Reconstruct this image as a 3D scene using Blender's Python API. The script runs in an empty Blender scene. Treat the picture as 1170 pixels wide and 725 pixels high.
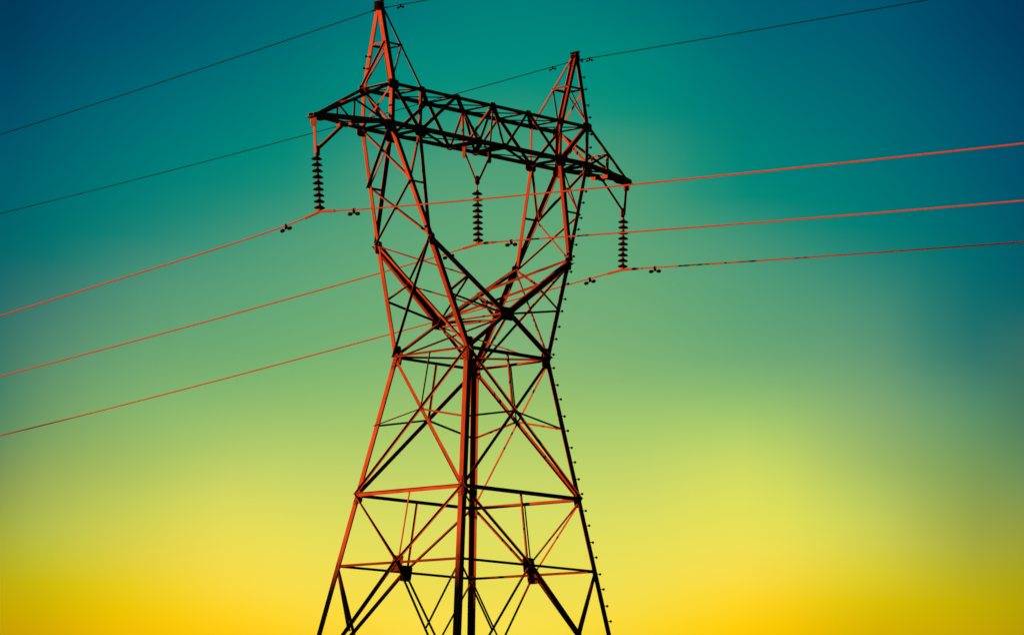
import bpy, bmesh, math
from mathutils import Vector, Matrix

R = math.radians
S = bpy.context.scene
COL = S.collection
ZG = 12.75                      # height of the tower's waist above the ground (all tower levels are given from the waist)

# ------------------------------------------------------------------ camera
CAM = Vector((-51.9779, -57.4065, -11.0957 + ZG))
YAW, PITCH, ROLL, FPX = math.pi / 4 + 0.0376, 0.155, 0.024, 3792.29
fw = Vector((math.cos(YAW) * math.cos(PITCH), math.sin(YAW) * math.cos(PITCH), math.sin(PITCH)))
rt0 = Vector((math.sin(YAW), -math.cos(YAW), 0)); up0 = rt0.cross(fw)
rt = rt0 * math.cos(ROLL) + up0 * math.sin(ROLL)
up = up0 * math.cos(ROLL) - rt0 * math.sin(ROLL)
cd = bpy.data.cameras.new('camera'); cam = bpy.data.objects.new('camera', cd); COL.objects.link(cam)
cam.matrix_world = Matrix(((rt.x, up.x, -fw.x, CAM.x), (rt.y, up.y, -fw.y, CAM.y), (rt.z, up.z, -fw.z, CAM.z), (0, 0, 0, 1)))
cd.sensor_fit = 'HORIZONTAL'; cd.sensor_width = 36.0; cd.lens = 36.0 * FPX / 1170.0
cd.clip_start = 0.5; cd.clip_end = 20000
S.camera = cam

# ------------------------------------------------------------------ exposure, sun, sky
EXPO = 3.4
S.view_settings.view_transform = 'Standard'
try: S.view_settings.look = 'None'
except Exception: pass
S.view_settings.exposure = EXPO; S.view_settings.gamma = 1.0; S.view_settings.use_curve_mapping = False

SUN_AZ, SUN_EL = R(180 - 26.0), R(1.0)          # direction TO the sun, azimuth measured from +X
sdir = Vector((math.cos(SUN_AZ) * math.cos(SUN_EL), math.sin(SUN_AZ) * math.cos(SUN_EL), math.sin(SUN_EL)))
sl = bpy.data.lights.new('sun', 'SUN'); sl.energy = 4.1; sl.angle = R(0.53); sl.color = (1.0, 0.088, 0.014)
so = bpy.data.objects.new('sun', sl); COL.objects.link(so)
so.rotation_euler = sdir.to_track_quat('Z', 'Y').to_euler(); so.location = (0, 0, 60)

def lin(c):
    c = c / 255.0
    return c / 12.92 if c <= 0.04045 else ((c + 0.055) / 1.055) ** 2.4

# evening sky: colour by elevation, in five bearings, resampled smoothly (pixel columns were only used to read the colours off the photograph)
SKY = {
 8:    [(5,(0,60,92)),(120,(0,80,106)),(200,(0,95,110)),(270,(0,103,108)),(340,(42,112,108)),(400,(62,122,104)),(460,(76,133,101)),(540,(125,150,85)),(620,(169,172,51)),(680,(192,170,6)),(720,(195,158,2))],
 50:   [(5,(0,68,100)),(120,(0,90,110)),(200,(0,104,113)),(270,(0,114,112)),(330,(52,121,112)),(400,(82,138,110)),(480,(112,156,100)),(550,(155,173,86)),(620,(185,190,65)),(665,(200,184,12)),(720,(207,166,0))],
 150:  [(5,(0,80,108)),(120,(0,106,118)),(200,(0,122,119)),(255,(15,130,119)),(300,(62,140,119)),(400,(104,162,114)),(457,(126,176,110)),(530,(165,190,96)),(600,(206,206,80)),(650,(226,206,52)),(680,(233,200,10)),(720,(240,190,0))],
 290:  [(5,(0,98,115)),(100,(0,120,120)),(185,(0,137,122)),(225,(32,143,121)),(262,(66,151,121)),(330,(92,163,120)),(420,(120,177,112)),(500,(170,200,106)),(560,(210,215,98)),(620,(238,222,82)),(655,(246,220,74)),(685,(253,217,55)),(720,(255,206,18))],
 430:  [(5,(0,116,120)),(80,(0,136,124)),(125,(8,141,122)),(180,(60,152,122)),(300,(98,168,120)),(400,(122,179,115)),(480,(160,198,108)),(560,(205,214,102)),(620,(228,222,92)),(680,(246,222,76)),(720,(253,218,60))],
 575:  [(5,(0,128,122)),(80,(0,140,125)),(140,(50,151,122)),(200,(82,161,120)),(300,(105,171,120)),(386,(128,178,122)),(450,(150,192,108)),(520,(185,208,105)),(600,(220,222,100)),(660,(232,222,86)),(720,(248,225,76))],
 720:  [(5,(0,118,120)),(60,(0,133,122)),(115,(0,141,124)),(160,(52,150,122)),(240,(85,161,120)),(320,(104,169,119)),(420,(130,181,115)),(480,(164,200,108)),(560,(206,216,102)),(620,(229,223,90)),(680,(244,222,76)),(720,(251,216,50))],
 850:  [(5,(0,98,116)),(100,(0,117,120)),(195,(0,134,122)),(228,(12,139,121)),(265,(62,149,121)),(320,(84,158,120)),(394,(105,168,118)),(420,(119,174,116)),(457,(146,192,110)),(530,(204,217,100)),(600,(232,225,86)),(645,(246,222,78)),(682,(255,215,42)),(715,(255,207,8))],
 1000: [(5,(0,86,112)),(100,(0,100,115)),(200,(0,116,118)),(258,(0,124,118)),(300,(38,132,118)),(345,(68,142,118)),(400,(94,152,117)),(460,(126,168,114)),(530,(160,186,100)),(600,(200,206,85)),(640,(215,206,62)),(680,(220,195,12)),(720,(216,180,0))],
 1120: [(5,(0,65,98)),(120,(0,82,109)),(200,(0,92,112)),(290,(0,105,111)),(345,(16,109,110)),(420,(58,122,108)),(460,(82,140,106)),(530,(118,154,90)),(600,(154,164,69)),(640,(173,172,49)),(680,(190,173,6)),(720,(197,166,2))],
 1162: [(5,(0,58,92)),(120,(0,74,105)),(200,(0,82,108)),(290,(0,94,107)),(345,(12,102,108)),(380,(42,110,104)),(420,(58,117,101)),(480,(80,130,95)),(550,(118,149,85)),(620,(158,162,55)),(680,(179,166,6)),(720,(186,158,2))],
}
def pix_dir(x, y):
    v = fw * FPX + rt * (x - 585.0) - up * (y - 362.5)
    v.normalize()
    return math.degrees(math.asin(v.z)), math.degrees(YAW - math.atan2(v.y, v.x))    # elevation, bearing (clockwise +)
def hermite(pts, x):                                    # monotone-ish cubic through (x, value-tuple) points
    if x <= pts[0][0]: return pts[0][1]
    if x >= pts[-1][0]: return pts[-1][1]
    for i in range(len(pts) - 1):
        if pts[i][0] <= x <= pts[i + 1][0]: break
    x0, a = pts[i]; x1, b = pts[i + 1]; h = x1 - x0; t = (x - x0) / h
    out = []
    for k in range(3):
        d = (b[k] - a[k]) / h
        dl = (a[k] - pts[i - 1][1][k]) / (x0 - pts[i - 1][0]) if i else d
        dr = (pts[i + 2][1][k] - b[k]) / (pts[i + 2][0] - x1) if i + 2 < len(pts) else d
        m0 = 0.5 * (d + dl) if d * dl > 0 else 0; m1 = 0.5 * (d + dr) if d * dr > 0 else 0
        out.append((2*t**3 - 3*t*t + 1) * a[k] + (t**3 - 2*t*t + t) * h * m0 + (-2*t**3 + 3*t*t) * b[k] + (t**3 - t*t) * h * m1)
    return tuple(out)
cols = []
for x, lst in SKY.items():
    pts = sorted((pix_dir(x, y)[0], c) for y, c in lst)
    pts = [(-6.0, (60, 40, 10)), (0.0, (170, 110, 10))] + pts + [(24.0, (0, 48, 84)), (45.0, (0, 26, 58)), (90.0, (0, 14, 40))]
    cols.append((pix_dir(x, 362)[1], pts))
cols = [(-26.0, [(e, tuple(v * .85 for v in c)) for e, c in cols[0][1]])] + cols + [(26.0, [(e, tuple(v * .85 for v in c)) for e, c in cols[-1][1]])]
E0, E1 = -2.0, 22.0
els = [E0, 0.0, 2.4] + [3.2 + i * 0.46 for i in range(26)] + [18.0, 22.0]
bears = [-26, -16, -11] + [-8.85 + i * 0.805 for i in range(23)] + [11, 16, 26]
world = bpy.data.worlds.new('World'); S.world = world; world.use_nodes = True
wn, wl = world.node_tree.nodes, world.node_tree.links
wn.clear()
def N(kind, **kw):
    n = wn.new(kind)
    for k, v in kw.items(): setattr(n, k, v)
    return n
def M(op, a, b=None):
    n = N('ShaderNodeMath', operation=op)
    for i, v in enumerate((a, b)):
        if v is None: continue
        if isinstance(v, (int, float)): n.inputs[i].default_value = v
        else: wl.new(v, n.inputs[i])
    return n.outputs[0]
tc = N('ShaderNodeTexCoord'); sx = N('ShaderNodeSeparateXYZ'); wl.new(tc.outputs['Generated'], sx.inputs[0])
el = M('MULTIPLY', M('ARCSINE', sx.outputs['Z']), 180 / math.pi)
# bearing from the middle of the glow, as an angle in that direction's own frame (no seam in front)
rot = N('ShaderNodeVectorRotate', rotation_type='Z_AXIS'); rot.inputs['Angle'].default_value = -YAW
wl.new(tc.outputs['Generated'], rot.inputs['Vector']); s2 = N('ShaderNodeSeparateXYZ'); wl.new(rot.outputs[0], s2.inputs[0])
brg = M('MULTIPLY', M('ARCTAN2', s2.outputs['Y'], s2.outputs['X']), -180 / math.pi)
fac = N('ShaderNodeMapRange'); fac.inputs[1].default_value = E0; fac.inputs[2].default_value = E1; wl.new(el, fac.inputs[0])
prev = None
for j, b in enumerate(bears):
    rp = N('ShaderNodeValToRGB'); cr = rp.color_ramp; cr.interpolation = 'LINEAR'
    while len(cr.elements) < len(els): cr.elements.new(1.0)
    for i, e in enumerate(els):
        c = hermite([(bb, hermite(p, e)) for bb, p in cols], b)
        cr.elements[i].position = (e - E0) / (E1 - E0)
        cr.elements[i].color = (lin(max(c[0], 0)), lin(max(c[1], 0)), lin(max(c[2], 0)), 1)
    wl.new(fac.outputs[0], rp.inputs[0])
    if prev is None: prev = rp.outputs[0]
    else:
        mr = N('ShaderNodeMapRange'); mr.inputs[1].default_value = bears[j - 1]; mr.inputs[2].default_value = b; wl.new(brg, mr.inputs[0])
        mx = N('ShaderNodeMix', data_type='RGBA'); wl.new(mr.outputs[0], mx.inputs[0]); wl.new(prev, mx.inputs[6]); wl.new(rp.outputs[0], mx.inputs[7])
        prev = mx.outputs[2]
# the dusk sky away from that glow comes from the Sky Texture, turned to the same sun
sky = N('ShaderNodeTexSky', sky_type='NISHITA'); sky.sun_disc = False
sky.sun_elevation = SUN_EL; sky.sun_rotation = math.pi / 2 - SUN_AZ; sky.air_density = 1.6; sky.dust_density = 2.0
bg1 = N('ShaderNodeBackground'); wl.new(prev, bg1.inputs[0]); bg1.inputs[1].default_value = 2.0 ** -EXPO
bg2 = N('ShaderNodeBackground'); wl.new(sky.outputs[0], bg2.inputs[0]); bg2.inputs[1].default_value = 0.012
away = N('ShaderNodeMapRange', interpolation_type='SMOOTHSTEP'); away.inputs[1].default_value = 28; away.inputs[2].default_value = 90
wl.new(M('ABSOLUTE', brg), away.inputs[0])
ms = N('ShaderNodeMixShader'); wl.new(away.outputs[0], ms.inputs[0]); wl.new(bg1.outputs[0], ms.inputs[1]); wl.new(bg2.outputs[0], ms.inputs[2])
wo = N('ShaderNodeOutputWorld'); wl.new(ms.outputs[0], wo.inputs[0])
try: world.cycles.sampling_method = 'MANUAL'; world.cycles.sample_map_resolution = 512
except Exception: pass

# ------------------------------------------------------------------ materials
def mat(name, c1, c2, scale, rough, spec=0.2, metal=0.0, bump=0.0, rust=None):
    m = bpy.data.materials.new(name); m.use_nodes = True
    n, l = m.node_tree.nodes, m.node_tree.links
    b = n['Principled BSDF']
    t = n.new('ShaderNodeTexCoord'); z = n.new('ShaderNodeTexNoise'); z.inputs['Scale'].default_value = scale; z.inputs['Detail'].default_value = 6
    l.new(t.outputs['Object'], z.inputs['Vector'])
    r = n.new('ShaderNodeValToRGB'); r.color_ramp.elements[0].position = .35; r.color_ramp.elements[1].position = .68
    r.color_ramp.elements[0].color = (*c1, 1); r.color_ramp.elements[1].color = (*c2, 1)
    l.new(z.outputs['Fac'], r.inputs[0]); l.new(r.outputs[0], b.inputs['Base Color'])
    if rust:
        # each member has weathered differently: some duller and rustier, with streaks along the grain
        oi = n.new('ShaderNodeObjectInfo'); mp = n.new('ShaderNodeMapping'); mp.inputs['Scale'].default_value = (1.2, 1.2, .35)
        l.new(t.outputs['Object'], mp.inputs['Vector'])
        z2 = n.new('ShaderNodeTexNoise'); z2.inputs['Scale'].default_value = 2.2; z2.inputs['Detail'].default_value = 8; z2.inputs['Roughness'].default_value = .7
        l.new(mp.outputs[0], z2.inputs['Vector'])
        ad = n.new('ShaderNodeMath'); ad.operation = 'MULTIPLY_ADD'; ad.inputs[1].default_value = .55; l.new(oi.outputs['Random'], ad.inputs[0]); l.new(z2.outputs['Fac'], ad.inputs[2])
        mr = n.new('ShaderNodeMapRange'); mr.inputs[1].default_value = .55; mr.inputs[2].default_value = 1.05; l.new(ad.outputs[0], mr.inputs[0])
        mx = n.new('ShaderNodeMix'); mx.data_type = 'RGBA'; l.new(mr.outputs[0], mx.inputs[0]); l.new(r.outputs[0], mx.inputs[6]); mx.inputs[7].default_value = (*rust, 1)
        l.new(mx.outputs[2], b.inputs['Base Color'])
    b.inputs['Roughness'].default_value = rough; b.inputs['Metallic'].default_value = metal
    b.inputs['Specular IOR Level'].default_value = spec
    if bump:
        bp = n.new('ShaderNodeBump'); bp.inputs['Strength'].default_value = bump; bp.inputs['Distance'].default_value = .02
        l.new(z.outputs['Fac'], bp.inputs['Height']); l.new(bp.outputs[0], b.inputs['Normal'])
    return m
STEEL = mat('weathered_steel', (.048, .046, .043), (.070, .068, .062), 3.0, .75, .08, rust=(.036, .022, .020))
PLATE = mat('plate_steel', (.036, .033, .031), (.052, .047, .044), 6.0, .75, .08, rust=(.026, .017, .015))
BOLT = mat('bolt_steel', (.035, .033, .032), (.05, .047, .045), 20.0, .6, .12)
CERAMIC = mat('dark_porcelain', (.0012, .0011, .001), (.002, .0017, .0016), 8.0, .5, .02)
CAPM = mat('socket_cap_iron', (.014, .012, .012), (.022, .019, .019), 15.0, .7, .04)
ALU = mat('stranded_aluminium', (.042, .038, .036), (.058, .052, .050), 25.0, .7, .1)
DARKWIRE = mat('dull_steel_strand', (.0003, .0022, .004), (.0006, .003, .005), 25.0, .9, .0)
FITTING = mat('dark_fitting', (.0018, .0016, .0016), (.0032, .0026, .0026), 12.0, .8, .0)  # near-black; on the peak caps this colour stands in for shade
CONC = mat('concrete', (.2, .19, .18), (.3, .29, .27), 5.0, .9, .2, 0, .3)
FIELD = mat('dry_field', (.035, .04, .018), (.075, .065, .035), .35, .95, .1, 0, .6)
HILL = mat('wooded_hill', (.02, .03, .012), (.05, .055, .025), .12, .95, .1, 0, .8)

# ------------------------------------------------------------------ helpers
def V(*a): return Vector(a)
def P(x, y, z): return Vector((x, y, z + ZG))
def link(name, bm, m, parent=None, smooth=False):
    bmesh.ops.recalc_face_normals(bm, faces=bm.faces[:])
    me = bpy.data.meshes.new(name); bm.to_mesh(me); bm.free()
    me.materials.append(m)
    if smooth:
        for p in me.polygons: p.use_smooth = True
    o = bpy.data.objects.new(name, me); COL.objects.link(o)
    if parent is not None:
        o.parent = parent
        o.matrix_parent_inverse = Matrix.Identity(4)
        if parent.type == 'EMPTY' and parent.parent is None: o.location = -Vector(parent.location)
    return o
def empty(name, loc, label, cat, group=None):
    o = bpy.data.objects.new(name, None); COL.objects.link(o); o.location = loc
    o['label'] = label; o['category'] = cat
    if group: o['group'] = group
    return o
def prism(bm, ringA, ringB):
    a = [bm.verts.new(v) for v in ringA]; b = [bm.verts.new(v) for v in ringB]
    n = len(a)
    bm.faces.new(a[::-1]); bm.faces.new(b)
    for i in range(n): bm.faces.new((a[i], a[(i + 1) % n], b[(i + 1) % n], b[i]))
def ell(bm, A, B, d1, d2, w1, w2, t, heel=Vector((0, 0, 0))):
    """steel angle from A to B: heel on the line (plus offset), flanges along d1 and d2"""
    ax = (B - A).normalized()
    d1 = (d1 - ax * d1.dot(ax)).normalized(); d2 = (d2 - ax * d2.dot(ax)).normalized()
    pr = [(0, 0), (w1, 0), (w1, t), (t, t), (t, w2), (0, w2)]
    prism(bm, [A + heel + d1 * u + d2 * v for u, v in pr], [B + heel + d1 * u + d2 * v for u, v in pr])
def box_between(bm, A, B, d1, w, h, d2=None):
    ax = (B - A).normalized(); d1 = (d1 - ax * d1.dot(ax)).normalized(); d2 = ax.cross(d1)
    pr = [(-w / 2, -h / 2), (w / 2, -h / 2), (w / 2, h / 2), (-w / 2, h / 2)]
    prism(bm, [A + d1 * u + d2 * v for u, v in pr], [B + d1 * u + d2 * v for u, v in pr])
def rod(bm, A, B, r, n=8, r2=None):
    ax = (B - A).normalized(); u = ax.orthogonal().normalized(); w = ax.cross(u); r2 = r if r2 is None else r2
    c = [(math.cos(2 * math.pi * i / n), math.sin(2 * math.pi * i / n)) for i in range(n)]
    prism(bm, [A + (u * a + w * b) * r for a, b in c], [B + (u * a + w * b) * r2 for a, b in c])
def lathe(bm, C, prof, n=20, axis=None):
    """closed profile of (radius, height) turned about the vertical through C"""
    rings = []
    for r, h in prof:
        if r < 1e-6: rings.append([bm.verts.new(C + V(0, 0, h))])
        else: rings.append([bm.verts.new(C + V(r * math.cos(2 * math.pi * i / n), r * math.sin(2 * math.pi * i / n), h)) for i in range(n)])
    for a, b in zip(rings, rings[1:]):
        for i in range(n):
            j = (i + 1) % n
            q = [a[i % len(a)], a[j % len(a)], b[j % len(b)], b[i % len(b)]]
            q = [v for k, v in enumerate(q) if v not in q[:k]]
            if len(q) > 2: bm.faces.new(q)
def tube(bm, pts, r, n=8):
    rings = []
    for i, p in enumerate(pts):
        ax = (pts[min(i + 1, len(pts) - 1)] - pts[max(i - 1, 0)]).normalized()
        u = (V(0, 0, 1) - ax * ax.z).normalized(); w = ax.cross(u)
        rr = r(i) if callable(r) else r
        rings.append([bm.verts.new(p + (u * math.cos(2 * math.pi * k / n) + w * math.sin(2 * math.pi * k / n)) * rr) for k in range(n)])
    for a, b in zip(rings, rings[1:]):
        for k in range(n): bm.faces.new((a[k], a[(k + 1) % n], b[(k + 1) % n], b[k]))
    bm.faces.new(rings[0][::-1]); bm.faces.new(rings[-1])
def lerp(a, b, t): return a + (b - a) * t

# ------------------------------------------------------------------ the setting: field and the low hill that shades the tower's foot
bm = bmesh.new()
bmesh.ops.create_grid(bm, x_segments=8, y_segments=8, size=6000)
g = link('ground', bm, FIELD); g['kind'] = 'structure'
D_H = 150.0
Hc = Vector((math.cos(SUN_AZ), math.sin(SUN_AZ), 0)) * D_H; along = Vector((-math.sin(SUN_AZ), math.cos(SUN_AZ), 0)); acr = Vector((math.cos(SUN_AZ), math.sin(SUN_AZ), 0))
HT = 7.75 + D_H * math.tan(SUN_EL)
bm = bmesh.new(); nu, nv = 90, 40; gr = []
for i in range(nu + 1):
    row = []
    for j in range(nv + 1):
        u = -1 + 2 * i / nu; v = -1 + 2 * j / nv
        rise = max(0.0, 1 - abs(u) ** 2.6) * math.cos(v * math.pi / 2) ** 2
        wob = .25 * math.sin(7 * u + 3 * v) * math.sin(9 * v + 2 * u) * abs(v) * 4
        q = Hc + along * (u * 260) + acr * (v * 45)
        row.append(bm.verts.new((q.x, q.y, -.6 + rise * (HT + .6 + wob))))
    gr.append(row)
for i in range(nu):
    for j in range(nv): bm.faces.new((gr[i][j], gr[i + 1][j], gr[i + 1][j + 1], gr[i][j + 1]))
h = link('hill', bm, HILL, smooth=True); h['kind'] = 'structure'

# ------------------------------------------------------------------ tower geometry
SG = {'N': (-1, -1), 'R': (1, -1), 'L': (-1, 1), 'B': (1, 1)}       # four corners: (crossarm side, line side)
SL = 0.1735
def half(z): return 1.3 - SL * z if z <= 0 else None
ZW, Z2, Z3, Z4, Z5 = 0.0, -3.283, -4.946, -8.05, -12.45
ZE, XE, YE = 2.51, 2.242, .962
ZB, XO, XI, YB = 5.045, 3.172, 2.255, .538
ZT, XP = 6.052, 3.18
ZPK = {-1: 8.0, 1: 7.93}
TX, TZ = 5.006, 4.996
ZC, YC = .957, 1.2
def lvl(z): return {k: P(a * half(z), b * half(z), z) for k, (a, b) in SG.items()}
W_, L2, L3, L4, L5 = lvl(ZW), lvl(Z2), lvl(Z3), lvl(Z4), lvl(Z5)
EL = {k: P(a * XE, b * YE, ZE) for k, (a, b) in SG.items()}
BO = {k: P(a * XO, b * YB, ZB) for k, (a, b) in SG.items()}
BI = {k: P(a * XI, b * YB, ZB) for k, (a, b) in SG.items()}
TO = {k: P(a * XO, b * YB, ZT) for k, (a, b) in SG.items()}
TI = {k: P(a * XI, b * YB, ZT) for k, (a, b) in SG.items()}
CR = {-1: P(0, -YC, ZC), 1: P(0, YC, ZC)}
TIP = {-1: P(-TX, 0, TZ), 1: P(TX, 0, TZ)}

tower = empty('transmission_tower', (0, 0, 0), 'tall steel lattice transmission tower with two peaks and a crossarm, glowing red where sun strikes', 'transmission tower')
def leg(name, k, pts, w, t):
    a, b = SG[k]; bm = bmesh.new()
    for A, B in zip(pts, pts[1:]):
        ell(bm, A, B, V(-a, 0, 0), V(0, -b, 0), w, w, t)
    return link(name, bm, STEEL, tower)
def bar(name, A, B, n, w, inn=True, up=True, t=None, off=0.0, trim=0.0, w2=None, edge=None):
    """angle lying in the face with outward normal n; inn: standing flange turned inside; up: that flange on the upper edge"""
    t = t or max(.007, w * .1)
    ax = (B - A).normalized(); n = (n - ax * n.dot(ax)).normalized(); s = ax.cross(n).normalized()
    if (s.dot(edge) < 0 if edge is not None else s.z < 0): s = -s
    if not up: s = -s
    A2, B2 = A + ax * trim, B - ax * trim
    d2 = -n if inn else n
    base = -n * (off if inn else -off) + s * (w / 2)
    bm = bmesh.new(); ell(bm, A2, B2, -s, d2, w, w2 or w, t, base)
    return link(name, bm, STEEL, tower)
def plate(C, n, u, a, b, t=.014, cut=.3, bolts=0, name='gusset_plate', off=0.0, m=None):
    """cut-cornered plate centred on C in the plane of normal n, half sizes a along u, b across"""
    n = n.normalized(); u = (u - n * u.dot(n)).normalized(); v = n.cross(u); C = C + n * off
    bm = bmesh.new()
    pr = [(-a, -b * (1 - cut)), (-a * (1 - cut), -b), (a * (1 - cut), -b), (a, -b * (1 - cut)), (a, b * (1 - cut)), (a * (1 - cut), b), (-a * (1 - cut), b), (-a, b * (1 - cut))]
    prism(bm, [C + u * p + v * q - n * t / 2 for p, q in pr], [C + u * p + v * q + n * t / 2 for p, q in pr])
    if bolts and name == 'splice_plate':
        for i in range(bolts):
            for r in (-1, 1):
                q = C + u * (a * .8 * (2 * (i + .5) / bolts - 1)) + v * (b * .45 * r)
                rod(bm, q - n * (t / 2 + .002), q + n * (t / 2 + .016), .014, 6)
    return link(name, bm, m or PLATE, tower)
FACES = {'left': (('N', 'L'), V(-1, 0, SL)), 'right': (('R', 'B'), V(1, 0, SL)), 'near': (('N', 'R'), V(0, -1, SL)), 'far': (('L', 'B'), V(0, 1, SL))}

# --- body below the waist
TL, TB = .015, .010
for k in SG:
    leg('corner_leg', k, [W_[k], L5[k]], .135, TL)
for fn, ((a, b), n) in FACES.items():
    n = n.normalized()
    mid = {z: (l[a] + l[b]) / 2 for z, l in ((ZW, W_), (Z2, L2), (Z3, L3), (Z4, L4), (Z5, L5))}
    # waist to second level: one cross
    bar('diagonal_brace', W_[b], L2[a], n, .075, True, False, off=TL, w2=.06)
    bar('diagonal_brace', W_[a], L2[b], n, .045, False, True, off=.001, w2=.06)
    zc = Z2 * 1.3 / (1.3 + half(Z2)); f = zc / Z2
    X = lerp(W_[a], L2[b], f); X2 = lerp(W_[b], L2[a], f); X = (X + X2) / 2
    bar('redundant_brace', lerp(W_[a], L2[a], .5), X, n, .045, True, True, off=TL + .012)
    if fn == 'left':
        bar('redundant_brace', lerp(W_[b], L2[b], .5), X, n, .018, False, False, off=.003, w2=.045)
        bar('redundant_brace', mid[ZW], X, n, .018, False, True, off=.003, w2=.04, edge=V(0, -1, 0))
    else:
        bar('redundant_brace', lerp(W_[b], L2[b], .5), X, n, .045, True, True, off=TL + .012)
        bar('redundant_brace', mid[ZW], X, n, .042, True, True, off=TL + .024)
    bar('horizontal_strut', W_[a], W_[b], n, .035 if fn == 'left' else .07, False, True, off=.002, w2=.06)
    bar('horizontal_strut', L2[a], L2[b], n, .08, False, True, off=.002, w2=.07)
    # second to fourth level: diagonals meeting on the plate at the third level
    K = mid[Z3]
    for c in (a, b):
        bar('diagonal_brace', L2[c], K, n, .045, False, True, off=.003, w2=.055)
        bar('diagonal_brace', K, L4[c], n, .06, False, True, off=.003, w2=.075)
        bar('redundant_brace', L3[c], lerp(K, L4[c], .5), n, .055, True, True, off=TL + .012)
        bar('diagonal_brace', L4[c], mid[Z5] * .5 + mid[Z4] * .5, n, .08, c == a, True, off=TL)
        bar('diagonal_brace', mid[Z5] * .5 + mid[Z4] * .5, L5[c], n, .08, c == b, True, off=TL)
    bar('redundant_brace', mid[Z2], K, n, .04, True, True, off=TL + .03)
    bar('horizontal_strut', L3[a], L3[b], n, .06, True, True, off=TL + .01)
    bar('horizontal_strut', L4[a], L4[b], n, .09, False, True, off=.002)
    u = (L3[b] - L3[a]).normalized()
    plate(K - V(0, 0, .02), n, u, .18, .19, bolts=4, off=-TL - .012, cut=.25)
    plate(X, n, u, .05, .05, off=-TL - .004)
    for c, q in ((a, 1), (b, -1)):
        plate(L2[c] + u * q * .09 - V(0, 0, .02), n, u, .10, .16, bolts=4, off=-TL - .026, cut=.35)
        plate(L3[c] + u * q * .05, n, u, .06, .07, bolts=2, off=-TL - .026)
        plate(W_[c] + u * q * .10 - V(0, 0, .02), n, u, .12, .19, bolts=4, off=-TL - .026, cut=.35)
# splice plates bolted on the outside of the legs
for k, (a, b) in SG.items():
    ax = (W_[k] - L2[k]).normalized()
    for C, ln in ((L2[k], .24), (W_[k] - ax * .12, .2)):
        for d, o in ((V(-a, 0, 0), V(0, b, 0)), (V(0, -b, 0), V(a, 0, 0))):
            nn = (o - ax * o.dot(ax)).normalized()
            plate(C + d * .075, nn, ax, ln, .06, t=.012, cut=.1, bolts=4, name='splice_plate', off=.0075)
# plan bracing at the waist
bar('horizontal_strut', W_['L'], W_['R'], V(0, 0, 1), .06, True, True, off=-.025, w2=.05)
bar('horizontal_strut', W_['N'], W_['B'], V(0, 0, 1), .07, True, True, off=.10)

# --- fork above the waist
NF = {-1: (W_['R'] - W_['N']).cross(EL['N'] - W_['N']).normalized(), 1: (W_['L'] - W_['B']).cross(EL['B'] - W_['B']).normalized()}
if NF[-1].y > 0: NF[-1] = -NF[-1]
if NF[1].y < 0: NF[1] = -NF[1]
for k in SG:
    leg('fork_leg', k, [W_[k], EL[k]], .115, .013)
    leg('arm_leg', k, [EL[k], BO[k], TO[k]], .10, .012)
for sy, (a, b) in ((-1, ('N', 'R')), (1, ('L', 'B'))):
    n = NF[sy]; c = CR[sy]
    for k in (a, b):
        sxx = SG[k][0]
        if k == 'N':
            bar('fork_chord', EL[k], c, n, .135, True, True, off=.014)
        else:
            bar('fork_chord', EL[k], c, n, .11, True, True, off=.014)
            bar('fork_chord', EL[k], c, n, .11, False, False, off=.002)
        bar('diagonal_brace', c, W_[k], n, .085, k == a, True, off=.016)
        lm, cm = lerp(W_[k], EL[k], .5), lerp(EL[k], c, .5)
        bar('redundant_brace', lm, cm, n, .055, True, True, off=.03)
        bar('redundant_brace', lm, c, n, .05, True, True, off=.04)
        plate(EL[k] + V(-sxx * .06, 0, -.05), n, V(1, 0, 0), .09, .15, bolts=2, off=-.02)
        plate(W_[k] + V(-sxx * .08, 0, .12), n, V(1, 0, 0), .10, .16, bolts=3, off=-.03)
    plate(c, n, V(1, 0, 0), .22, .16, bolts=4, off=-.008, cut=.4)
for sxx, (nr, fr) in ((-1, ('N', 'L')), (1, ('R', 'B'))):
    n = (W_[fr] - W_[nr]).cross(EL[nr] - W_[nr]).normalized()
    if n.x * sxx < 0: n = -n
    bar('diagonal_brace', EL[nr], W_[fr], n, .03, False, True, off=.003, w2=.07)
    bar('diagonal_brace', EL[fr], W_[nr], n, .05, True, True, off=.014, w2=.05)
    # sloping inner face
    ni = (CR[1] - CR[-1]).cross(EL[nr] - CR[-1]).normalized()
    mn, mf = lerp(EL[nr], CR[-1], .5), lerp(EL[fr], CR[1], .5)
    bar('redundant_brace', EL[fr], mn, ni, .055, True, True, off=.01, w2=.035)
    bar('redundant_brace', mf, CR[-1], ni, .055, True, True, off=.01, w2=.035)
    bar('redundant_brace', mn, CR[1], ni, .05, True, True, off=.04)
    bar('redundant_brace', EL[nr], mf, ni, .05, True, True, off=.04)
    # sloping ties from the crotch down to the waist corners
    bar('redundant_brace', CR[-1], W_[fr], V(0, 0, 1), .055, True, True, off=.03, w2=.032)
    bar('redundant_brace', CR[1], W_[nr], V(0, 0, 1), .055, True, True, off=.06, w2=.032)
for q_ in (0, .12): bar('horizontal_strut', CR[-1] - V(0, 0, q_), CR[1] - V(0, 0, q_), V(0, 0, -1), .07, True, True, w2=.03)

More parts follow.
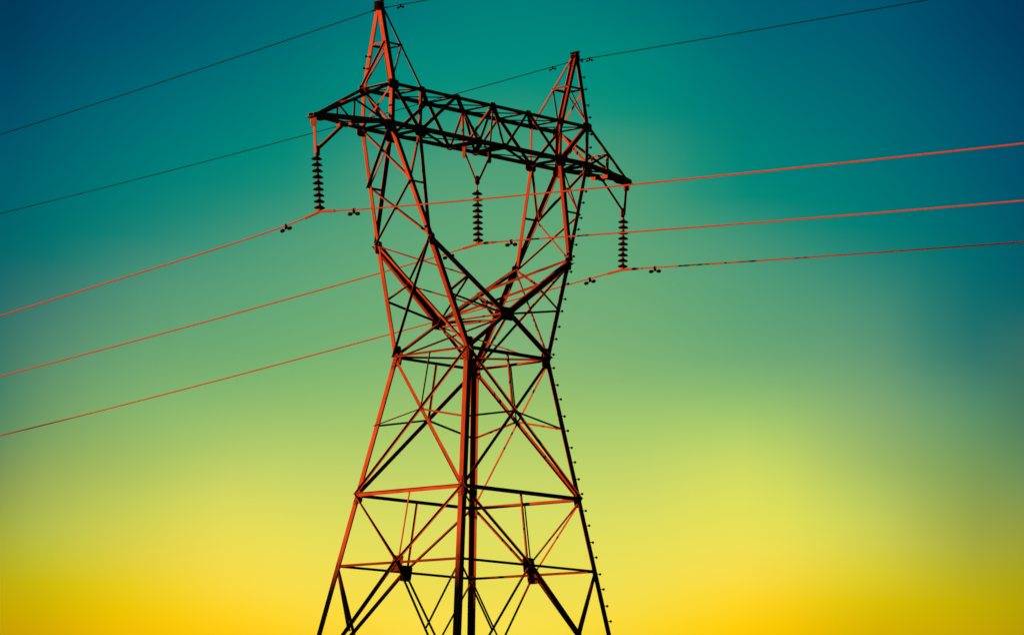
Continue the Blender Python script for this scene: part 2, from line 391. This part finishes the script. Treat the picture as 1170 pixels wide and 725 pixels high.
# --- arms between elbows and the bridge
for k, (a, b) in SG.items():
    n = (BO[k] - EL[k]).cross(BI[k] - EL[k]).normalized()
    if n.y * b < 0: n = -n
    ax = (BI[k] - EL[k]).normalized()
    bm = bmesh.new(); ell(bm, EL[k] + ax * .03, BI[k] + V(0, 0, .0), V(a, 0, 0), V(0, -b, 0), .10, .045 if k == 'L' else .10, .011, V(-a * .02, 0, 0)); link('arm_leg', bm, STEEL, tower)
    om, im = lerp(EL[k], BO[k], .5), lerp(EL[k], BI[k], .5)
    bar('redundant_brace', om, im, n, .05, True, True, off=.014)
    bar('redundant_brace', BI[k], om, n, .045, True, True, off=.024)
for sxx, (nr, fr) in ((-1, ('N', 'L')), (1, ('R', 'B'))):
    n = (EL[fr] - EL[nr]).cross(BO[nr] - EL[nr]).normalized()
    if n.x * sxx < 0: n = -n
    nm, fm = lerp(EL[nr], BO[nr], .5), lerp(EL[fr], BO[fr], .5)
    bar('diagonal_brace', BO[fr], nm, n, .04, True, True, off=.014, w2=.05)
    bar('diagonal_brace', BO[nr], fm, n, .025, False, True, off=.002, w2=.08)
    bar('diagonal_brace', nm, EL[fr], n, .025, False, True, off=.003, w2=.06)
    bar('diagonal_brace', fm, EL[nr], n, .04, True, True, off=.014, w2=.05)

# --- bridge (the crossarm box)
TXS = [-XI, -1.15, 0.0, 1.15, XI]; HX = .41
for b, (l, r) in ((-1, ('N', 'R')), (1, ('L', 'B'))):
    n = V(0, b, 0); y = b * YB
    t = lambda x: P(x, y, ZT)
    q = lambda x: P(x, y, ZB)
    def chord(A, B, w, dz, w2=None):
        bm = bmesh.new(); ell(bm, A, B, V(0, 0, dz), V(0, -b, 0), w, w2 or w, w * .11, V(0, 0, 0)); return link('bridge_chord', bm, STEEL, tower)
    chord(TO[l], TO[r], .085, -1); chord(BO[l], BO[r], .10, 1)
    for k in (l, r):
        a = SG[k][0]; tp = TIP[a] + V(0, b * .07, 0)
        chord(TO[k] - V(0, 0, .07), tp - V(0, 0, .02), .075, 1, .03); chord(BO[k], tp, .105, 1)
        mt, mb = lerp(TO[k], tp, .5), lerp(BO[k], tp, .5)
        hid = dict(inn=(b < 0), up=True, edge=V(1, 0, 0), w2=.035) if a < 0 else dict(inn=True, up=True, w2=.05, edge=V(-1, 0, 0))
        bar('bridge_brace', mt, mb, n, .055, off=.012, **hid)
        hid['edge'] = V(1, 0, 0)
        bar('bridge_brace', mt, BO[k], n, .055, off=.022, **hid)
        ms_, mq = lerp(TO[k], tp, .22), lerp(BO[k], tp, .22)
        bar('bridge_brace', TI[k], BI[k], n, .06, True, True, off=.012, edge=V(-1, 0, 0))
        bar('bridge_brace', TO[k], BI[k], n, .10 if b < 0 else .08, True, True, off=.022, w2=.07 if b < 0 else .03)
        plate(BO[k] + V(-a * .02, 0, -.02), n, V(1, 0, 0), .15, .13, bolts=3, off=-.012)
        plate(BI[k] + V(a * .0, 0, .0), n, V(1, 0, 0), .17, .14, bolts=4, off=-.012)
        plate(TO[k] + V(-a * .05, 0, -.05), n, V(1, 0, 0), .15, .11, bolts=3, off=-.010)
        plate(TI[k] + V(0, 0, -.03), n, V(1, 0, 0), .09, .07, bolts=2, off=-.010)
    zig = [q(-XI), t(-1.15), q(-HX), t(0), q(HX), t(1.15), q(XI)]
    for i, (A, B) in enumerate(zip(zig, zig[1:])):
        bar('bridge_brace', A, B, n, .085 if i in (0, 1, 5) else .065, True, b > 0 or i % 2 == 1, off=.013, w2=.07 if b < 0 else .03)
    for x in (-1.15, 0, 1.15): plate(t(x) + V(0, 0, -.03), n, V(1, 0, 0), .08, .07, bolts=2, off=-.010)
    for x in (-HX, HX): plate(q(x) + V(0, 0, .05), n, V(1, 0, 0), .08, .08, bolts=2, off=-.010)
tn = [-XO] + TXS + [XO]
for i, x in enumerate(tn):
    bar('bridge_strut', P(x, -YB, ZT), P(x, YB, ZT), V(0, 0, 1), .12, True, True, off=.012, w2=.009, t=.009)
    if i:
        w0 = tn[i - 1]
        bar('bridge_tie', P(w0, -YB, ZT), P(x, YB, ZT), V(0, 0, 1), .11, True, True, off=.026, w2=.008, t=.008)
        bar('bridge_tie', P(w0, YB, ZT), P(x, -YB, ZT), V(0, 0, 1), .10, True, True, off=.040, w2=.008, t=.008)
bn = [-XO, -XI, -HX, HX, XI, XO]
for i, x in enumerate(bn):
    bar('bridge_strut', P(x, -YB, ZB), P(x, YB, ZB), V(0, 0, -1), .09 if abs(x) < 1 else .06, True, True, off=-.01)
    if i:
        w0 = bn[i - 1]
        bar('bridge_tie', P(w0, -YB, ZB), P(x, YB, ZB), V(0, 0, -1), .10, True, True, off=.014, w2=.008, t=.008)
        bar('bridge_tie', P(w0, YB, ZB), P(x, -YB, ZB), V(0, 0, -1), .10, True, True, off=.028, w2=.008, t=.008)
for a, (nr, fr) in ((-1, ('N', 'L')), (1, ('R', 'B'))):
    n = V(a, 0, 0)
    bar('bridge_brace', TO[nr], BO[fr], n, .05, True, True, off=.012)
    bar('bridge_brace', TO[fr], BO[nr], n, .065, False, True, off=.002, w2=.03)
    tp = TIP[a]
    # floor of the cantilever and its cross members
    m1, m2 = lerp(BO[nr], tp + V(0, -.07, 0), .5), lerp(BO[fr], tp + V(0, .07, 0), .5)
    bar('bridge_strut', m1 - V(0, 0, .05), m2 - V(0, 0, .05), V(-1, 0, 0), .09, True, True, off=.0)
    bar('bridge_tie', BO[nr], m2, V(0, 0, -1), .045, True, True, off=.014)
    bar('bridge_tie', BO[fr], m1, V(0, 0, -1), .045, True, True, off=.028)
    bar('bridge_strut', lerp(TO[nr], tp + V(0, -.07, .04), .5), lerp(TO[fr], tp + V(0, .07, .04), .5), V(0, 0, 1), .045, True, True, off=.01)
    # tip plates
    plate(tp + V(-a * .12, -.085, .02), V(0, -1, 0), V(1, 0, 0), .24, .075, bolts=3, cut=.5, name='tip_plate')
    plate(tp + V(-a * .12, .085, .02), V(0, 1, 0), V(1, 0, 0), .24, .075, bolts=3, cut=.5, name='tip_plate')
    plate(tp + V(a * .03, 0, -.03), V(0, 0, 1), V(1, 0, 0), .15, .13, cut=.3, name='tip_plate')
    # hanger: drop post at the tip and its stay
    ap = P(a * TX + (.08 if a < 0 else -.06), 0, 4.16)
    bar('hanger_strut', tp + V(0, 0, -.02), ap, V(a, 0, 0), .08, True, True, off=-.03)
    hb = P(a * 4.13, 0, TZ - .03)
    bar('hanger_strut', hb, ap + V(0, 0, .06), V(0, -1, 0), .065, True, True, off=-.02)
    plate(ap + V(-a * .03, 0, .05), V(0, 1, 0), V(0, 0, 1), .12, .06, bolts=2, name='hanger_plate', t=.03)
    plate(hb + V(a * .02, 0, -.02), V(0, 1, 0), V(1, 0, 0), .12, .05, bolts=2, name='hanger_plate', t=.03)
    plate(tp + V(0, 0, -.12), V(a, 0, 0), V(0, 0, 1), .1, .1, bolts=2, name='hanger_plate', off=.03)
# middle hanger: V below the bridge, carried from both top chords
apx = P(.03, 0, 4.22)
for s in (-1, 1):
    hp = P(s * HX, 0, ZB - .04)
    for y in (-YB, YB):
        bar('hanger_strut', P(0, y, ZT - .03), hp, V(0, -1, 0), .05, True, True)
    bar('hanger_strut', hp - V(0, 0, .1), apx + V(s * .03, 0, .02), V(0, -1, 0), .055 if s > 0 else .03, s > 0, True, edge=V(-s, 0, 0) if s < 0 else V(1, 0, 0))
    plate(hp - V(0, 0, .1), V(1, 0, 0) if s < 0 else V(0, 1, 0), V(0, 0, 1), .15, .05, bolts=2, name='hanger_plate', t=.02)
plate(apx + V(0, 0, .06), V(0, 1, 0), V(0, 0, 1), .11, .07, bolts=2, name='hanger_plate', t=.03, cut=.5)

# --- the two peaks
for a, (nr, fr) in ((-1, ('N', 'L')), (1, ('R', 'B'))):
    cap = {}
    for (nm, B, dx, dy) in ((nr + 'o', TO[nr], a * .06, -.07), (fr + 'o', TO[fr], a * .06, .07), (nr + 'i', TI[nr], -a * .03, -.07), (fr + 'i', TI[fr], -a * .03, .07)):
        dx, dy = dx * .8, dy * .8; top = P(a * XP + dx, dy, ZPK[a])
        cap[nm] = (B, top)
        bm = bmesh.new(); w = .115 if nm.endswith('o') else .06
        ell(bm, B, top, V(-dx, 0, 0), V(0, -dy, 0), w, w, w * .11); link('peak_leg', bm, STEEL, tower)
    pt = lambda nm, f: lerp(cap[nm][0], cap[nm][1], f)
    F = .50
    nl = V(a, 0, 0)
    bar('peak_brace', pt(nr + 'o', F), pt(fr + 'o', F), nl, .045, True, True, off=.01)
    bar('peak_brace', pt(nr + 'i', F), pt(fr + 'i', F), nl, .04, True, True)
    bar('peak_brace', pt(nr + 'o', F), TO[fr], nl, .055, False, True, off=.002)
    bar('peak_brace', pt(fr + 'o', F), TO[nr], nl, .04, True, True, off=.012) if a > 0 else None
    for k, b in ((nr, -1), (fr, 1)):
        bar('peak_brace', pt(k + 'o', F), pt(k + 'i', F), V(0, b, 0), .05, True, True, off=.01)
        bar('peak_brace', pt(k + 'i', F), TO[k], V(0, b, 0), .035, True, True, off=.02, w2=.02)
    plate(P(a * XP, 0, ZPK[a]), V(0, 0, 1), V(1, 0, 0), .075, .08, cut=.15, name='peak_cap', t=.03, m=FITTING)  # cap pieces take the dark material: their shade is put into the colour
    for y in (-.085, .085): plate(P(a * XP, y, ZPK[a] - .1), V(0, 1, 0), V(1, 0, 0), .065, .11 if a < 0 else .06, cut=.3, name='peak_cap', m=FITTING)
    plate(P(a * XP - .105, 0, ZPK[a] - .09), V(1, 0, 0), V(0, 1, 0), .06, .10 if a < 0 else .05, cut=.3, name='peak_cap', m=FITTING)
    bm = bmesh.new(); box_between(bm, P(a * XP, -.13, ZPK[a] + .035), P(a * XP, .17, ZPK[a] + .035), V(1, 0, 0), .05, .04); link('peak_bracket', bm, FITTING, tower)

# --- step bolts up the corner leg and its peak, a few on the other peak
def step(A, B, k, i, ln=.12):
    a, b = SG[k]
    d = V(0, b, 0) if i % 2 else V(a, 0, 0)
    inset = V(-a, 0, 0) * .05 if i % 2 else V(0, -b, 0) * .05
    p = lerp(A, B, 0.0) + inset
    bm = bmesh.new(); rod(bm, p - d * .03, p + d * ln, .010, 6); rod(bm, p + d * ln, p + d * (ln + .026), .031, 6)
    link('step_bolt', bm, FITTING, tower)
path = [L4['R'], W_['R'], EL['R'], BO['R'], TO['R'], cap['Ro'][1]]
i = 0; carry = .1
for A, B in zip(path, path[1:]):
    ln = (B - A).length; s = carry
    while s < ln - .1:
        step(lerp(A, B, s / ln), None or lerp(A, B, s / ln), 'R', i); i += 1; s += .38
    carry = max(.05, s - ln)
for f in (.36, .22):
    q = lerp(TO['L'], P(-XP - .06, .07, ZPK[-1]), f); step(q, q, 'L', 0, .07)
# --- concrete footings
for k in SG:
    bm = bmesh.new(); c = L5[k]
    prism(bm, [Vector((c.x + x, c.y + y, -.4)) for x, y in ((-.42, -.42), (.42, -.42), (.42, .42), (-.42, .42))],
          [Vector((c.x + x, c.y + y, c.z + .04)) for x, y in ((-.3, -.3), (.3, -.3), (.3, .3), (-.3, .3))])
    link('concrete_footing', bm, CONC, tower)

# ------------------------------------------------------------------ insulator strings
CLAMP = {'a': P(-TX + .24, 0, 2.83), 'b': P(.12, 0, 2.765), 'c': P(TX - .05, 0, 2.79)}
HANG = {'a': P(-TX + .08, 0, 4.14), 'b': P(.03, 0, 4.20), 'c': P(TX - .06, 0, 4.14)}
SLAB = {'a': 'nine dark discs on the crossarm end that hangs clear of the step bolts',
        'b': 'nine dark discs below the V hanger in the middle of the tower fork',
        'c': 'nine dark discs on the crossarm end beside the leg with step bolts'}
for k in 'abc':
    c, hgt = CLAMP[k], HANG[k]
    e = empty('insulator_string', hgt, SLAB[k], 'insulator string', 'insulator strings under the crossarm')
    ax = (hgt - c)
    z0 = .105
    for i in range(9):
        f = (z0 + .139 * i) / ax.z
        q = c + ax * f
        bm = bmesh.new()
        lathe(bm, q, [(0, .020), (.045, .020), (.078, .010), (.116, -.014), (.127, -.028), (.122, -.040), (.098, -.034), (.088, -.044), (.068, -.034), (.055, -.044), (.036, -.034), (0, -.036)], 24)
        d = link('insulator_disc', bm, CERAMIC, e, smooth=True)
        bm = bmesh.new()
        lathe(bm, q, [(0, .072), (.020, .072), (.031, .058), (.038, .03), (.040, .011), (0, .011)], 14)
        rod(bm, q - V(0, 0, .028), q - V(0, 0, .070), .013, 8)
        o = link('cap', bm, CAPM, d, smooth=False)
    bm = bmesh.new()
    rod(bm, c + ax * ((z0 + .139 * 8 + .07) / ax.z), hgt + V(0, 0, .05), .016, 8)
    link('ball_hook', bm, BOLT, e)
    bm = bmesh.new()
    rod(bm, c + V(0, 0, .015), c + V(0, 0, .075), .02, 8)
    for s in (-1, 1): rod(bm, c + V(0, 0, .012), c + V(0, s * .14, -.012), .034, 10, .02)
    box_between(bm, c + V(-.045, 0, .02), c + V(.045, 0, .02), V(0, 1, 0), .08, .05)
    link('suspension_clamp', bm, STEEL, e)

# ------------------------------------------------------------------ conductors and ground wires
def span(A, b, cq, s, ext, n, e3=0.0):
    """sagging span leaving A along s*Y; near the clamp e3 adds the extra droop of a loaded clamp"""
    out = []
    for i in range(n + 1):
        t = ext * (i / n) ** 1.6
        out.append(Vector((A.x, A.y + s * t, A.z + b * t + cq * t * t - e3 * (1 - math.exp(-t / 1.2)))))
    return out
def wire(name, label, group, A, far, near, r, m, rods, dampers, rodr=1.7):
    e = empty(name, A, label, 'power line' if name == 'conductor_wire' else 'ground wire', group)
    lf, ln = span(A, far[0], far[1], 1, 140, 90, far[2]), span(A, near[0], near[1], -1, 140, 90, near[2])
    bm = bmesh.new(); tube(bm, lf[::-1] + ln[1:], r, 8); link('cable', bm, m, e, smooth=True)
    def at(t):
        src, sg = (far, 1) if t > 0 else (near, -1); u = abs(t)
        return Vector((A.x, A.y + t, A.z + src[0] * u + src[1] * u * u - src[2] * (1 - math.exp(-u / 1.2))))
    if rods:
        bm = bmesh.new(); k = 24
        pts = [at(-rods + 2 * rods * i / k) for i in range(k + 1)]
        tube(bm, pts, lambda i: r * (rodr if 0 < i < k else 1.15), 10); link('armor_rod', bm, m, e, smooth=True)
    for t in dampers:
        p = at(t); d = (at(t + .05) - at(t - .05)).normalized()
        bm = bmesh.new()
        z = .62 if name == 'ground_wire' else 1.0
        box_between(bm, p + V(0, 0, .03 * z), p - V(0, 0, .085 * z), V(1, 0, 0), .045 * z, .055 * z)
        rod(bm, p - V(0, 0, .085 * z) - d * .12 * z, p - V(0, 0, .085 * z) + d * .12 * z, .008, 6)
        q = link('vibration_damper', bm, FITTING, e)
        for s in (-1, 1):
            bm = bmesh.new(); c0 = p - V(0, 0, .095 * z) + d * (s * .07 * z); g = s * z
            rod(bm, c0, c0 + d * (g * .04), .026 * z, 12, .044 * z); rod(bm, c0 + d * (g * .04), c0 + d * (g * .10), .044 * z, 12, .040 * z); rod(bm, c0 + d * (g * .10), c0 + d * (g * .12), .040 * z, 12, .022 * z)
            w = link('weight', bm, FITTING, q, smooth=False)
GC, GG = 'phase conductors of the power line', 'ground wires on the tower peaks'
wire('conductor_wire', 'red lit conductor on the crossarm end clear of the step bolts, crossing before the tower', GC, CLAMP['a'],
     (-.082, .0001, .135), (-.066, .00045, .05), .018, ALU, .55, (1.2, -1.2))
wire('conductor_wire', 'red lit conductor hung on the middle insulator string inside the tower fork', GC, CLAMP['b'],
     (-.0846, .0005, .027), (-.0705, .0005, -.03), .018, ALU, .55, (1.05, -1.15))
wire('conductor_wire', 'conductor hung on the crossarm end beside the step bolts, lowest of the three', GC, CLAMP['c'],
     (-.0967, .0005, -.0185), (-.065, .0004, -.006), .018, ALU, .55, (1.15, -1.12))
wire('ground_wire', 'thin dark ground wire clamped to the tower peak that reaches highest in the picture', GG, P(-XP, 0, 7.86),
     (-.0625, .0005, 0), (-.0475, .0005, 0), .0105, DARKWIRE, .3, (-.75,))
wire('ground_wire', 'thin dark ground wire clamped to the tower peak above the step bolts', GG, P(XP, 0, 7.76),
     (-.0456, .0005, 0), (-.0397, .0005, 0), .0105, DARKWIRE, .3, (-.5, .8))
